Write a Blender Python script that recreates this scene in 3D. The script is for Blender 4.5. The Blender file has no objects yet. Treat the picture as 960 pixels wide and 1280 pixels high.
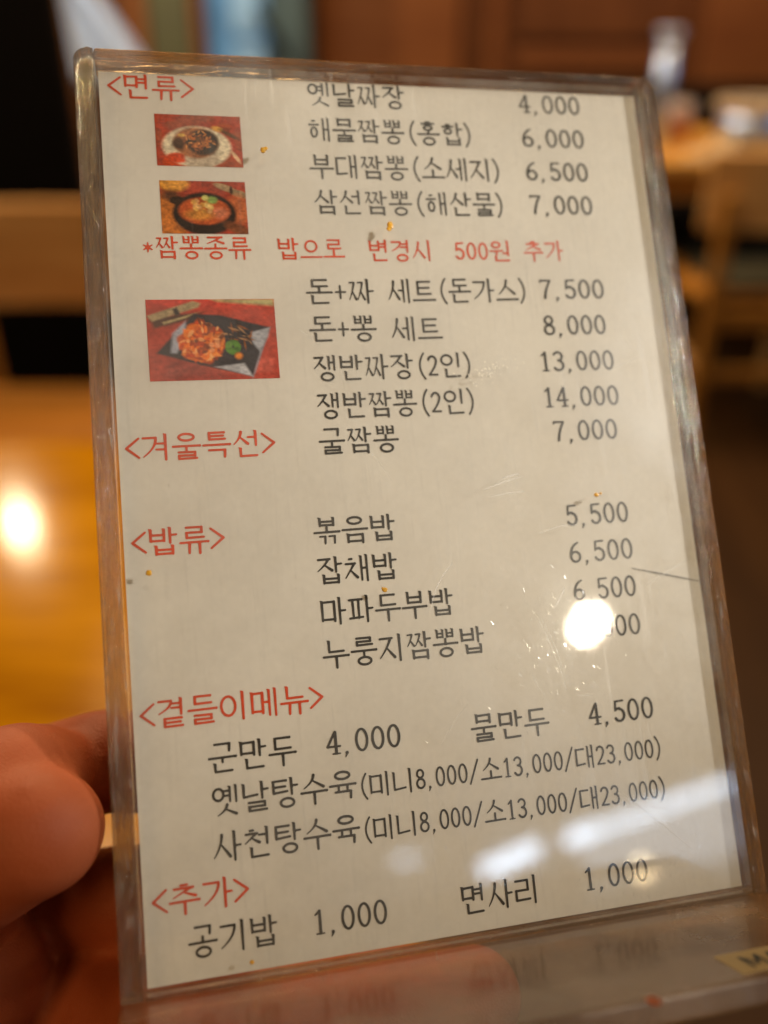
import bpy, bmesh, math, random
import numpy as np
from mathutils import Matrix, Vector

S = bpy.context.scene
COL = S.collection
random.seed(7)
RNG = np.random.default_rng(11)

# ------------------------------------------------------------------ camera
FPX = 1130.0                       # focal length in pixels of a 960 x 1280 frame
PITCH = math.radians(30)
CAM = Vector((0, 0, 1.15))
cam = bpy.data.cameras.new('camera')
cam.sensor_fit = 'VERTICAL'
cam.sensor_height = 36.0
cam.sensor_width = 27.0
cam.lens = FPX / 1280 * 36.0
cam.clip_start = 0.01
cam.clip_end = 60
cam.dof.use_dof = True
cam.dof.focus_distance = 0.1485
cam.dof.aperture_fstop = cam.lens / 5.0      # a pupil of 5 mm
cam_ob = bpy.data.objects.new('camera', cam)
cam_ob.location = CAM
cam_ob.rotation_euler = (math.radians(90) - PITCH, 0, 0)
COL.objects.link(cam_ob)
S.camera = cam_ob

# ------------------------------------------------------------------ world, exposure
W = bpy.data.worlds.new('World')
S.world = W
W.use_nodes = True
W.node_tree.nodes['Background'].inputs[0].default_value = (1.0, 0.55, 0.22, 1)
W.node_tree.nodes['Background'].inputs[1].default_value = 0.035
S.view_settings.view_transform = 'Standard'
S.view_settings.look = 'None'
S.view_settings.exposure = 0.24
S.view_settings.gamma = 1
S.cycles.use_denoising = True
S.cycles.max_bounces = 14
S.cycles.transparent_max_bounces = 24
S.cycles.transmission_bounces = 12
S.cycles.caustics_refractive = True
S.cycles.blur_glossy = 0.3
S.cycles.sample_clamp_indirect = 6.0

# ------------------------------------------------------------------ where the card holder is held (world frame)
PX = Vector((0.97233697, 0.22552795, -0.06081091))     # along the print
PY = Vector((-0.0916676, 0.60788233, 0.78871802))      # up the card
PZ = Vector((0.21484384, -0.7613253, 0.61174007))      # out of the card
PO = Vector((-0.04867639, 0.1707566, 1.13804263))      # top left corner of the print
SHEET_W, SHEET_H = 100.0, 147.82                       # millimetres
ORIGIN = PO + PX * 0.050 - PY * SHEET_H / 1000
PM = Matrix(((PX.x, PY.x, PZ.x, ORIGIN.x), (PX.y, PY.y, PZ.y, ORIGIN.y), (PX.z, PY.z, PZ.z, ORIGIN.z), (0, 0, 0, 1)))

def card(x, y, z):
    """card millimetres (x from the centre, y up from the bottom edge, z out) -> world"""
    return PM @ Vector((x / 1000, y / 1000, z / 1000))

# ------------------------------------------------------------------ lamps of the room and added fill lights
def lamp_point(name, loc, energy, radius, color):
    l = bpy.data.lights.new(name, 'POINT')
    l.energy = energy; l.shadow_soft_size = radius; l.color = color
    o = bpy.data.objects.new(name, l); o.location = loc
    COL.objects.link(o); return o

def lamp_area(name, loc, target, w, h, energy, color, along=None):
    l = bpy.data.lights.new(name, 'AREA')
    l.shape = 'RECTANGLE'; l.size = w; l.size_y = h; l.energy = energy; l.color = color
    o = bpy.data.objects.new(name, l)
    z = (Vector(loc) - Vector(target)).normalized()
    x = Vector(along) if along else Vector((0, 0, 1)).cross(z)
    x = (x - z * x.dot(z)).normalized()
    y = z.cross(x)
    m = Matrix((x, y, z)).transposed().to_4x4(); m.translation = Vector(loc)
    o.matrix_world = m
    COL.objects.link(o); return o

WARM = (1.0, 0.62, 0.28)
lamp_point('pendant_light', (-1.47, 3.14, 2.20), 80, 0.05, (1.0, 0.80, 0.50))        # mirrored in the table
lamp_area('warm_area_light', (-1.05, -0.95, 1.75), card(0, 60, 0), 0.9, 0.7, 6.2, (1.0, 0.60, 0.22))  # warm fill added in front for the card and hand
lamp_area('warm_area_light', (1.2, 2.6, 2.5), (0.9, 2.7, 0.7), 0.8, 0.8, 24, (1.0, 0.68, 0.36))  # added to brighten the far table and the turned chair
lamp_area('warm_area_light', (-0.6, 2.3, 2.5), (-0.6, 1.4, 0.7), 0.8, 0.8, 26, WARM)  # added to brighten the golden table and left chair

lamp_area('warm_area_light', (-0.75, 1.55, 2.3), (-0.66, 1.85, 0.6), 0.3, 0.2, 9, (1.0, 0.78, 0.50))  # small fill added for the left chair's backrest
lamp_area('warm_area_light', (0.6, 3.4, 2.4), (0.6, 4.3, 0.9), 1.6, 0.3, 7, WARM)  # added to brighten the back wall
lamp_area('cool_area_light', (-0.85, 2.75, 2.2), (-0.70, 3.9, 0.85), 0.4, 0.4, 12, (0.66, 0.84, 1.0))  # cool fill added for the white cloth and blue cooler
lamp_area('cool_area_light', (1.9, 2.1, 1.7), (0.95, 2.9, 0.85), 0.4, 0.4, 3.5, (0.62, 0.80, 1.0))

def mirrored(x, y, dist):
    """the point of the room seen at card millimetres (x, y) in the front acrylic face"""
    p = card(x, y, 2.4)
    d = (p - CAM).normalized()
    return p + (d - 2 * d.dot(PZ) * PZ) * dist
def cool_area_light(name, a, b, hmm, energy, dist=3.2):
    """daylight window whose mirror image runs from a to b on the card"""
    pa, pb = mirrored(*a, dist), mirrored(*b, dist)
    mid = ((a[0] + b[0]) / 2, (a[1] + b[1]) / 2)
    h = (mirrored(mid[0], mid[1] + hmm / 2, dist) - mirrored(mid[0], mid[1] - hmm / 2, dist)).length
    return lamp_area(name, (pa + pb) / 2, card(mid[0], mid[1], 0), (pb - pa).length, h, energy, (0.62, 0.78, 1.0), pb - pa)
lamp_point('pendant_light', mirrored(26.9, 47.9, 2.4), 8, 0.024, (1.0, 0.88, 0.68))          # mirrored in the acrylic
lamp_point('pendant_light', mirrored(25.2, 46.3, 2.4), 4, 0.020, (1.0, 0.88, 0.68))  # second bulb added to make the glare outline irregular
lamp_point('spot_light', mirrored(30.8, 5.8, 2.5), 0.9, 0.022, (1.0, 0.82, 0.52))              # small glint low on the card
lamp_area('warm_area_light', mirrored(-6.5, 163, 1.40), card(0, 80, 0), 0.10, 0.11, 2.3, (1.0, 0.88, 0.68))
sp = bpy.data.lights.new('card_key_spot', 'SPOT')                                                 # key spot added to light the card, its cone leaving the lower left dim
sp.energy = 45; sp.color = (1.0, 0.97, 0.93); sp.shadow_soft_size = 0.05; sp.spot_size = math.radians(12.8); sp.spot_blend = 1.0
spo = bpy.data.objects.new('card_key_spot', sp); COL.objects.link(spo)
spo.location = mirrored(112, 100, 1.0)
spo.rotation_euler = (card(38, 101, 0) - spo.location).to_track_quat('-Z', 'Y').to_euler()

def window_strip(a, b, hmm, radiance):
    o = cool_area_light('cool_area_light', a, b, hmm, 1.0)
    o.data.energy = radiance * math.pi * o.data.size * o.data.size_y
window_strip((2.8, 9.7), (12.7, 12.2), 2.4, 15)
window_strip((17.3, 12.2), (23.0, 13.6), 2.2, 13)
window_strip((23.3, 13.3), (51.0, 18.2), 1.6, 10)
window_strip((-11.6, 13.3), (-7.4, 13.3), .9, 9)
window_strip((20, 9.0), (56, 13.5), 12, 2.0)  # broad dim panel added to veil the card's lower right in grey

# ------------------------------------------------------------------ materials
def nodes(name):
    m = bpy.data.materials.new(name); m.use_nodes = True
    nt = m.node_tree; nt.nodes.clear()
    out = nt.nodes.new('ShaderNodeOutputMaterial')
    return m, nt, out
def ramp(nt, src, stops):
    r = nt.nodes.new('ShaderNodeValToRGB')
    nt.links.new(src, r.inputs[0])
    e = r.color_ramp.elements
    while len(e) < len(stops): e.new(0.5)
    for i, (p, c) in enumerate(stops):
        e[i].position = p; e[i].color = (*c, 1) if len(c) == 3 else c
    return r
def plain(name, color, rough=0.5, metallic=0.0, var=0.12, scale=30.0, bump=0.0, spec=0.5, emit=None):
    m, nt, out = nodes(name)
    b = nt.nodes.new('ShaderNodeBsdfPrincipled')
    tc = nt.nodes.new('ShaderNodeTexCoord')
    no = nt.nodes.new('ShaderNodeTexNoise'); no.inputs['Scale'].default_value = scale; no.inputs['Detail'].default_value = 5
    nt.links.new(tc.outputs['Object'], no.inputs['Vector'])
    c0 = tuple(max(0, c * (1 - var)) for c in color); c1 = tuple(min(1, c * (1 + var)) for c in color)
    r = ramp(nt, no.outputs['Fac'], [(0.3, c0), (0.7, c1)])
    nt.links.new(r.outputs[0], b.inputs['Base Color'])
    b.inputs['Roughness'].default_value = rough
    b.inputs['Metallic'].default_value = metallic
    b.inputs['Specular IOR Level'].default_value = spec
    if bump:
        bp = nt.nodes.new('ShaderNodeBump'); bp.inputs['Strength'].default_value = bump; bp.inputs['Distance'].default_value = 0.002
        nt.links.new(no.outputs['Fac'], bp.inputs['Height']); nt.links.new(bp.outputs[0], b.inputs['Normal'])
    nt.links.new(b.outputs[0], out.inputs[0])
    return m
def wood(name, dark, light, rough=0.35, axis='X', scale=6.0, coat=0.0, bump=0.15, spec=0.15):
    m, nt, out = nodes(name)
    b = nt.nodes.new('ShaderNodeBsdfPrincipled')
    tc = nt.nodes.new('ShaderNodeTexCoord'); mp = nt.nodes.new('ShaderNodeMapping')
    s = {'X': (0.12, 1, 1), 'Y': (1, 0.12, 1), 'Z': (1, 1, 0.12)}[axis]
    mp.inputs['Scale'].default_value = tuple(v * scale for v in s)
    nt.links.new(tc.outputs['Object'], mp.inputs[0])
    n1 = nt.nodes.new('ShaderNodeTexNoise'); n1.inputs['Scale'].default_value = 3.0; n1.inputs['Detail'].default_value = 8; n1.inputs['Distortion'].default_value = 0.6
    nt.links.new(mp.outputs[0], n1.inputs['Vector'])
    n2 = nt.nodes.new('ShaderNodeTexNoise'); n2.inputs['Scale'].default_value = 22.0; n2.inputs['Detail'].default_value = 4
    nt.links.new(mp.outputs[0], n2.inputs['Vector'])
    mx = nt.nodes.new('ShaderNodeMix'); mx.inputs[0].default_value = 0.35
    nt.links.new(n1.outputs['Fac'], mx.inputs[2]); nt.links.new(n2.outputs['Fac'], mx.inputs[3])
    r = ramp(nt, mx.outputs[0], [(0.36, dark), (0.64, light)])
    nt.links.new(r.outputs[0], b.inputs['Base Color'])
    b.inputs['Roughness'].default_value = rough
    b.inputs['Specular IOR Level'].default_value = spec
    b.inputs['Coat Weight'].default_value = coat; b.inputs['Coat Roughness'].default_value = 0.13; b.inputs['Coat Tint'].default_value = (1, 0.9, 0.6, 1)
    bp = nt.nodes.new('ShaderNodeBump'); bp.inputs['Strength'].default_value = bump; bp.inputs['Distance'].default_value = 0.001
    nt.links.new(mx.outputs[0], bp.inputs['Height']); nt.links.new(bp.outputs[0], b.inputs['Normal'])
    nt.links.new(b.outputs[0], out.inputs[0])
    return m

def clear_acrylic(name, haze=0.03, tint=(0.97, 0.96, 0.93), rough=0.03, smudge=0.03, gain=1.0, dust=(0.72, 0.68, 0.6)):
    """thin clear sheet: lets light straight through, mirrors by Schlick's law, a film of dust and finger grease on top"""
    m, nt, out = nodes(name)
    L = nt.links.new
    geo = nt.nodes.new('ShaderNodeNewGeometry')
    dot = nt.nodes.new('ShaderNodeVectorMath'); dot.operation = 'DOT_PRODUCT'
    L(geo.outputs['Normal'], dot.inputs[0]); L(geo.outputs['Incoming'], dot.inputs[1])
    ab = nt.nodes.new('ShaderNodeMath'); ab.operation = 'ABSOLUTE'; L(dot.outputs['Value'], ab.inputs[0])
    om = nt.nodes.new('ShaderNodeMath'); om.operation = 'SUBTRACT'; om.inputs[0].default_value = 1.0; L(ab.outputs[0], om.inputs[1])
    pw = nt.nodes.new('ShaderNodeMath'); pw.operation = 'POWER'; pw.inputs[1].default_value = 5.0; L(om.outputs[0], pw.inputs[0])
    fr = nt.nodes.new('ShaderNodeMath'); fr.operation = 'MULTIPLY_ADD'; fr.inputs[1].default_value = 0.96; fr.inputs[2].default_value = 0.042 * gain
    L(pw.outputs[0], fr.inputs[0])
    tc = nt.nodes.new('ShaderNodeTexCoord')
    no = nt.nodes.new('ShaderNodeTexNoise'); no.inputs['Scale'].default_value = 38.0; no.inputs['Detail'].default_value = 6; no.inputs['Roughness'].default_value = 0.65
    L(tc.outputs['Object'], no.inputs['Vector'])
    mr = nt.nodes.new('ShaderNodeMapRange'); mr.inputs[1].default_value = 0.42; mr.inputs[2].default_value = 0.72; mr.inputs[3].default_value = 0.1; mr.inputs[4].default_value = 2.0
    L(no.outputs['Fac'], mr.inputs[0])
    # fine scratches: very stretched noise
    mp = nt.nodes.new('ShaderNodeMapping'); mp.inputs['Scale'].default_value = (900, 60, 900); mp.inputs['Rotation'].default_value = (0, 0, 0.5)
    L(tc.outputs['Object'], mp.inputs[0])
    sc = nt.nodes.new('ShaderNodeTexNoise'); sc.inputs['Scale'].default_value = 1.0; sc.inputs['Detail'].default_value = 3
    L(mp.outputs[0], sc.inputs['Vector'])
    sm = nt.nodes.new('ShaderNodeMapRange'); sm.inputs[1].default_value = 0.60; sm.inputs[2].default_value = 0.72; sm.inputs[3].default_value = 0.0; sm.inputs[4].default_value = 1.0
    L(sc.outputs['Fac'], sm.inputs[0])
    tr = nt.nodes.new('ShaderNodeBsdfTransparent'); tr.inputs[0].default_value = (*tint, 1)
    gl = nt.nodes.new('ShaderNodeBsdfGlossy'); gl.inputs['Roughness'].default_value = rough; gl.inputs[0].default_value = (1, 1, 1, 1)
    g2 = nt.nodes.new('ShaderNodeBsdfGlossy'); g2.inputs['Roughness'].default_value = 0.28; g2.inputs[0].default_value = (1, 1, 1, 1)
    df = nt.nodes.new('ShaderNodeBsdfDiffuse'); df.inputs[0].default_value = (*dust, 1)
    m1 = nt.nodes.new('ShaderNodeMixShader'); L(fr.outputs[0], m1.inputs[0]); L(tr.outputs[0], m1.inputs[1]); L(gl.outputs[0], m1.inputs[2])
    sg = nt.nodes.new('ShaderNodeMath'); sg.operation = 'ADD'; L(mr.outputs[0], sg.inputs[0]); L(sm.outputs[0], sg.inputs[1])
    s1 = nt.nodes.new('ShaderNodeMath'); s1.operation = 'MULTIPLY'; s1.inputs[1].default_value = smudge; L(sg.outputs[0], s1.inputs[0])
    m2 = nt.nodes.new('ShaderNodeMixShader'); L(s1.outputs[0], m2.inputs[0]); L(m1.outputs[0], m2.inputs[1]); L(g2.outputs[0], m2.inputs[2])
    s2 = nt.nodes.new('ShaderNodeMath'); s2.operation = 'MULTIPLY'; s2.inputs[1].default_value = haze; L(mr.outputs[0], s2.inputs[0])
    m3 = nt.nodes.new('ShaderNodeMixShader'); L(s2.outputs[0], m3.inputs[0]); L(m2.outputs[0], m3.inputs[1]); L(df.outputs[0], m3.inputs[2])
    L(m3.outputs[0], out.inputs[0])
    return m

def acrylic_edge(name, stretch, bump=0.75, speck=0.35):
    """the thick glued rim: solid acrylic with saw marks, glue and grime"""
    m, nt, out = nodes(name)
    L = nt.links.new
    tc = nt.nodes.new('ShaderNodeTexCoord')
    mp = nt.nodes.new('ShaderNodeMapping'); mp.inputs['Scale'].default_value = stretch
    L(tc.outputs['Object'], mp.inputs[0])
    no = nt.nodes.new('ShaderNodeTexNoise'); no.inputs['Scale'].default_value = 1.0; no.inputs['Detail'].default_value = 5; no.inputs['Distortion'].default_value = 0.8
    L(mp.outputs[0], no.inputs['Vector'])
    n2 = nt.nodes.new('ShaderNodeTexNoise'); n2.inputs['Scale'].default_value = 45; n2.inputs['Detail'].default_value = 4
    L(tc.outputs['Object'], n2.inputs['Vector'])
    bp = nt.nodes.new('ShaderNodeBump'); bp.inputs['Strength'].default_value = bump; bp.inputs['Distance'].default_value = 0.0012
    L(no.outputs['Fac'], bp.inputs['Height'])
    g = nt.nodes.new('ShaderNodeBsdfGlass'); g.inputs['IOR'].default_value = 1.49; g.inputs['Color'].default_value = (0.97, 0.95, 0.90, 1)
    mr = nt.nodes.new('ShaderNodeMapRange'); mr.inputs[1].default_value = 0.35; mr.inputs[2].default_value = 0.7; mr.inputs[3].default_value = 0.02; mr.inputs[4].default_value = 0.16
    L(n2.outputs['Fac'], mr.inputs[0]); L(mr.outputs[0], g.inputs['Roughness']); L(bp.outputs[0], g.inputs['Normal'])
    t = nt.nodes.new('ShaderNodeBsdfTransparent'); t.inputs[0].default_value = (0.86, 0.83, 0.76, 1)
    d = nt.nodes.new('ShaderNodeBsdfDiffuse'); d.inputs[0].default_value = (0.66, 0.62, 0.58, 1); L(bp.outputs[0], d.inputs['Normal'])
    a = nt.nodes.new('ShaderNodeMixShader'); a.inputs[0].default_value = 0.52; L(g.outputs[0], a.inputs[1]); L(t.outputs[0], a.inputs[2])
    r = nt.nodes.new('ShaderNodeMapRange'); r.inputs[1].default_value = 0.60; r.inputs[2].default_value = 0.74; r.inputs[3].default_value = 0.02; r.inputs[4].default_value = speck
    L(no.outputs['Fac'], r.inputs[0])
    b = nt.nodes.new('ShaderNodeMixShader'); L(r.outputs[0], b.inputs[0]); L(a.outputs[0], b.inputs[1]); L(d.outputs[0], b.inputs[2])
    L(b.outputs[0], out.inputs[0])
    return m

def paper_material(name):
    m, nt, out = nodes(name)
    L = nt.links.new
    b = nt.nodes.new('ShaderNodeBsdfPrincipled')
    tc = nt.nodes.new('ShaderNodeTexCoord')
    n1 = nt.nodes.new('ShaderNodeTexNoise'); n1.inputs['Scale'].default_value = 22; n1.inputs['Detail'].default_value = 6
    n2 = nt.nodes.new('ShaderNodeTexNoise'); n2.inputs['Scale'].default_value = 900; n2.inputs['Detail'].default_value = 3
    L(tc.outputs['Object'], n1.inputs['Vector']); L(tc.outputs['Object'], n2.inputs['Vector'])
    mx = nt.nodes.new('ShaderNodeMix'); mx.inputs[0].default_value = 0.3
    L(n1.outputs['Fac'], mx.inputs[2]); L(n2.outputs['Fac'], mx.inputs[3])
    r = ramp(nt, mx.outputs[0], [(0.3, (0.72, 0.685, 0.63)), (0.7, (0.80, 0.77, 0.72))])
    L(r.outputs[0], b.inputs['Base Color'])
    b.inputs['Roughness'].default_value = 0.7
    b.inputs['Specular IOR Level'].default_value = 0.2
    L(b.outputs[0], out.inputs[0])
    return m
def print_material(name):
    """printed picture: inks laid down per point of the picture's own grid"""
    m, nt, out = nodes(name)
    b = nt.nodes.new('ShaderNodeBsdfPrincipled')
    a = nt.nodes.new('ShaderNodeAttribute'); a.attribute_name = 'ink'
    nt.links.new(a.outputs['Color'], b.inputs['Base Color'])
    b.inputs['Roughness'].default_value = 0.6
    b.inputs['Specular IOR Level'].default_value = 0.2
    nt.links.new(b.outputs[0], out.inputs[0])
    return m
def skin_material(name):
    m, nt, out = nodes(name)
    L = nt.links.new
    b = nt.nodes.new('ShaderNodeBsdfPrincipled')
    tc = nt.nodes.new('ShaderNodeTexCoord')
    n1 = nt.nodes.new('ShaderNodeTexNoise'); n1.inputs['Scale'].default_value = 45; n1.inputs['Detail'].default_value = 5
    L(tc.outputs['Object'], n1.inputs['Vector'])
    v = nt.nodes.new('ShaderNodeTexVoronoi'); v.inputs['Scale'].default_value = 2200
    L(tc.outputs['Object'], v.inputs['Vector'])
    r = ramp(nt, n1.outputs['Fac'], [(0.32, (0.31, 0.060, 0.014)), (0.68, (0.42, 0.105, 0.038))])  # skin tone darkened to stand in for shade on the hand
    L(r.outputs[0], b.inputs['Base Color'])
    b.inputs['Subsurface Weight'].default_value = 0.12
    b.inputs['Subsurface Radius'].default_value = (0.004, 0.0015, 0.0008)
    b.inputs['Subsurface Scale'].default_value = 0.6
    b.inputs['Roughness'].default_value = 0.62; b.inputs['Specular IOR Level'].default_value = 0.25
    bp = nt.nodes.new('ShaderNodeBump'); bp.inputs['Strength'].default_value = 0.25; bp.inputs['Distance'].default_value = 0.0003
    L(v.outputs['Distance'], bp.inputs['Height']); L(bp.outputs[0], b.inputs['Normal'])
    L(b.outputs[0], out.inputs[0])
    return m

M = dict(
    paper=paper_material('paper'), ink=plain('black_ink', (0.028, 0.024, 0.020), 0.6, var=0.25, scale=400),
    red=plain('red_ink', (0.68, 0.060, 0.008), 0.6, var=0.12, scale=300), print=print_material('printed_picture'),
    front=clear_acrylic('front_acrylic', haze=0.03, smudge=0.032, rough=0.038),
    back=clear_acrylic('back_acrylic', haze=0.05, smudge=0.02, rough=0.06),
    base=clear_acrylic('base_acrylic', haze=0.19, smudge=0.08, rough=0.17, tint=(0.90, 0.85, 0.78), dust=(0.50, 0.29, 0.13)),
    edge=acrylic_edge('acrylic_rim', (1400, 170, 500)), edge_h=acrylic_edge('acrylic_rim_across', (170, 1400, 500), 0.35, 0.12), amber=wood('amber_chair_wood', (0.30, 0.115, 0.018), (0.46, 0.20, 0.035), 0.4, 'X', 6), skin=skin_material('skin'), nail=plain('nail', (0.50, 0.26, 0.18), 0.3),
    table=wood('varnished_table_wood', (0.36, 0.140, 0.0003), (0.68, 0.315, 0.0008), 0.55, 'X', 7, coat=0.14, spec=0.0),
    table2=wood('far_table_wood', (0.50, 0.23, 0.045), (0.68, 0.36, 0.09), 0.35, 'X', 5),
    chair=wood('pale_chair_wood', (0.52, 0.25, 0.075), (0.70, 0.39, 0.14), 0.45, 'X', 6),
    wall=wood('brown_wall_wood', (0.085, 0.026, 0.007), (0.15, 0.050, 0.014), 0.5, 'Z', 3),
    wall2=wood('reddish_wall_board', (0.15, 0.045, 0.012), (0.23, 0.080, 0.022), 0.5, 'X', 3),
    floor=wood('dark_floor_boards', (0.030, 0.012, 0.003), (0.055, 0.023, 0.006), 0.5, 'Y', 2),
    black=plain('black_cloth', (0.004, 0.003, 0.0025), 0.9, spec=0.1, scale=20), cushion=plain('olive_cushion', (0.030, 0.026, 0.009), 0.8, scale=15),
    white=plain('white_cloth', (0.55, 0.63, 0.76), 0.8, var=0.05, scale=12), olive=plain('olive_paint', (0.075, 0.066, 0.022), 0.6, scale=8),
    blue=plain('blue_paint', (0.09, 0.22, 0.40), 0.4, var=0.2, scale=8), pale_blue=plain('pale_blue_panel', (0.26, 0.42, 0.58), 0.4, var=0.2, scale=14),
    teal=plain('dark_teal', (0.06, 0.09, 0.085), 0.5, scale=8), steel=plain('steel', (0.48, 0.57, 0.76), 0.40, 1.0, var=0.08, scale=9),  # blue in the steel colour stands in for reflected window light
    jar=plain('orange_sauce', (0.42, 0.13, 0.03), 0.4), lid=plain('pale_lid', (0.55, 0.42, 0.36), 0.5), napkin=plain('cream_napkin', (0.66, 0.52, 0.32), 0.8),
    label=plain('yellow_label', (0.43, 0.29, 0.11), 0.5, var=0.08, scale=80), rim_wood=plain('pot_rim', (0.62, 0.46, 0.30), 0.35),
    stain=plain('yellow_sauce', (0.72, 0.36, 0.02), 0.3, var=0.3, scale=900), speck=plain('red_pepper_flake', (0.42, 0.09, 0.01), 0.4, var=0.3, scale=900),
    crack=plain('crack', (0.05, 0.045, 0.04), 0.6), smear=plain('dried_smear', (0.85, 0.80, 0.66), 0.15, spec=0.9),
)
def scratch_material():
    m, nt, out = nodes('scratch')
    t = nt.nodes.new('ShaderNodeBsdfTransparent'); d = nt.nodes.new('ShaderNodeBsdfDiffuse'); d.inputs[0].default_value = (0.95, 0.93, 0.86, 1)
    g = nt.nodes.new('ShaderNodeBsdfGlossy'); g.inputs['Roughness'].default_value = 0.45
    a = nt.nodes.new('ShaderNodeMixShader'); a.inputs[0].default_value = 0.25
    nt.links.new(d.outputs[0], a.inputs[1]); nt.links.new(g.outputs[0], a.inputs[2])
    b = nt.nodes.new('ShaderNodeMixShader'); b.inputs[0].default_value = 0.22
    nt.links.new(t.outputs[0], b.inputs[1]); nt.links.new(a.outputs[0], b.inputs[2])
    nt.links.new(b.outputs[0], out.inputs[0])
    return m
M['scratch'] = scratch_material()
def scuff_material():
    m, nt, out = nodes('scuff')
    t = nt.nodes.new('ShaderNodeBsdfTransparent')
    g = nt.nodes.new('ShaderNodeBsdfGlossy'); g.inputs['Roughness'].default_value = 0.20; g.inputs[0].default_value = (1, .97, .9, 1)
    b = nt.nodes.new('ShaderNodeMixShader'); b.inputs[0].default_value = 0.13
    nt.links.new(t.outputs[0], b.inputs[1]); nt.links.new(g.outputs[0], b.inputs[2])
    nt.links.new(b.outputs[0], out.inputs[0])
    return m
M['scuff'] = scuff_material()

# ------------------------------------------------------------------ mesh helpers
def link(o, parent=None, smooth=False):
    COL.objects.link(o)
    if parent: o.parent = parent
    if smooth:
        for p in o.data.polygons: p.use_smooth = True
    return o
def obj(name, bm, mat, parent=None, smooth=False, label=None):
    me = bpy.data.meshes.new(name)
    bmesh.ops.recalc_face_normals(bm, faces=bm.faces)
    bm.to_mesh(me); bm.free()
    me.materials.append(mat)
    o = link(bpy.data.objects.new(name, me), parent, smooth)
    if label: o['label'] = label
    return o
def raw(name, verts, faces, mat, parent=None, smooth=False, label=None):
    me = bpy.data.meshes.new(name); me.from_pydata(verts, [], faces); me.update()
    me.materials.append(mat)
    o = link(bpy.data.objects.new(name, me), parent, smooth)
    if label: o['label'] = label
    return o
def tag(o, label=None, cat=None, group=None, kind=None):
    if label: o['label'] = label
    if cat: o['category'] = cat
    if group: o['group'] = group
    if kind: o['kind'] = kind
    return o
def empty(name, loc, label, cat, rotz=0, group=None):
    o = bpy.data.objects.new(name, None); COL.objects.link(o)
    o.location = loc; o.rotation_euler = (0, 0, rotz); o.empty_display_size = 0.05
    return tag(o, label, cat, group)
def copy_tree(o, parent=None):
    c = o.copy(); COL.objects.link(c)
    if parent: c.parent = parent
    for ch in [x for x in bpy.data.objects if x.parent == o]: copy_tree(ch, c)
    return c
def box(bm, x0, x1, y0, y1, z0, z1, bevel=0.0, seg=2):
    r = bmesh.ops.create_cube(bm, size=1.0)
    vs = r['verts']
    for v in vs:
        v.co = Vector(((x0 + x1) / 2 + v.co.x * (x1 - x0), (y0 + y1) / 2 + v.co.y * (y1 - y0), (z0 + z1) / 2 + v.co.z * (z1 - z0)))
    if bevel:
        es = list({e for v in vs for e in v.link_edges})
        bmesh.ops.bevel(bm, geom=es, offset=bevel, segments=seg, affect='EDGES', profile=0.5)
    return bm
def boxbm(*a, **k): return box(bmesh.new(), *a, **k)
def lathe(bm, profile, n=32, cx=0, cy=0):
    rings = []
    for r, z in profile:
        rings.append([bm.verts.new((cx + r * math.cos(2 * math.pi * i / n), cy + r * math.sin(2 * math.pi * i / n), z)) for i in range(n)])
    for a, b in zip(rings, rings[1:]):
        for i in range(n): bm.faces.new((a[i], a[(i + 1) % n], b[(i + 1) % n], b[i]))
    if profile[0][0] > 1e-5: bm.faces.new(rings[0][::-1])
    if profile[-1][0] > 1e-5: bm.faces.new(rings[-1])
    return bm
MM = 0.001
def mmbox(x0, x1, y0, y1, z0, z1, bevel=0.3, seg=2):
    return boxbm(x0 * MM, x1 * MM, y0 * MM, y1 * MM, z0 * MM, z1 * MM, bevel=bevel * MM, seg=seg)
def prism(pts, z0, z1, bevel=0.3):
    """an outline in card millimetres given its thickness, its long edges eased"""
    bm = bmesh.new()
    a = [bm.verts.new((x * MM, y * MM, z0 * MM)) for x, y in pts]; b = [bm.verts.new((x * MM, y * MM, z1 * MM)) for x, y in pts]
    n = len(pts)
    f0 = bm.faces.new(a[::-1]); f1 = bm.faces.new(b)
    for i in range(n): bm.faces.new((a[i], a[(i + 1) % n], b[(i + 1) % n], b[i]))
    bmesh.ops.bevel(bm, geom=list(f0.edges) + list(f1.edges), offset=bevel * MM, segments=2, affect='EDGES', profile=0.5)
    return bm
def strip_outline(xo, xi, y0, y1, r):
    """upright rim strip whose outer top corner is rounded by r"""
    s = 1 if xi > xo else -1
    arc = [(xo + s * r * (1 - math.sin(t)), y1 - r * (1 - math.cos(t))) for t in [math.pi / 2 * k / 6 for k in range(7)]]
    return [(xi, y0), (xi, y1)] + arc + [(xo, y0)]

# ------------------------------------------------------------------ lettering: brush strokes on a unit cell, turned into ink outlines
VR, HR = 0.050, 0.041            # half widths of upright and level strokes

def curve(p, q, c, r0, r1, n=9):
    """one bent stroke from p to q, pulled towards c, its half width running from r0 to r1"""
    out = []
    for i in range(n):
        t0, t1 = i / n, (i + 1) / n
        f = lambda t: ((1-t)**2 * p[0] + 2*t*(1-t) * c[0] + t*t * q[0], (1-t)**2 * p[1] + 2*t*(1-t) * c[1] + t*t * q[1])
        out.append((f(t0), f(t1), r0 + (r1 - r0) * t0, r0 + (r1 - r0) * t1))
    return out
def vs(x, y0, y1, head=True, r=VR):
    s = [((x, y1 - r), (x, y0 + r * .8), r, r * .82)]
    if head: s.append(((x - .062, y1 + .012), (x, y1 - .03), .012, r))
    return s
def hs(x0, x1, y, up=.014, r=HR, knob=True):
    s = [((x0 + r, y), (x1 - r, y + up), r, r)]
    if knob: s.append(((x1 - r - .03, y + up + .012), (x1 - r, y + up), .02, r * 1.22))
    return s
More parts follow.
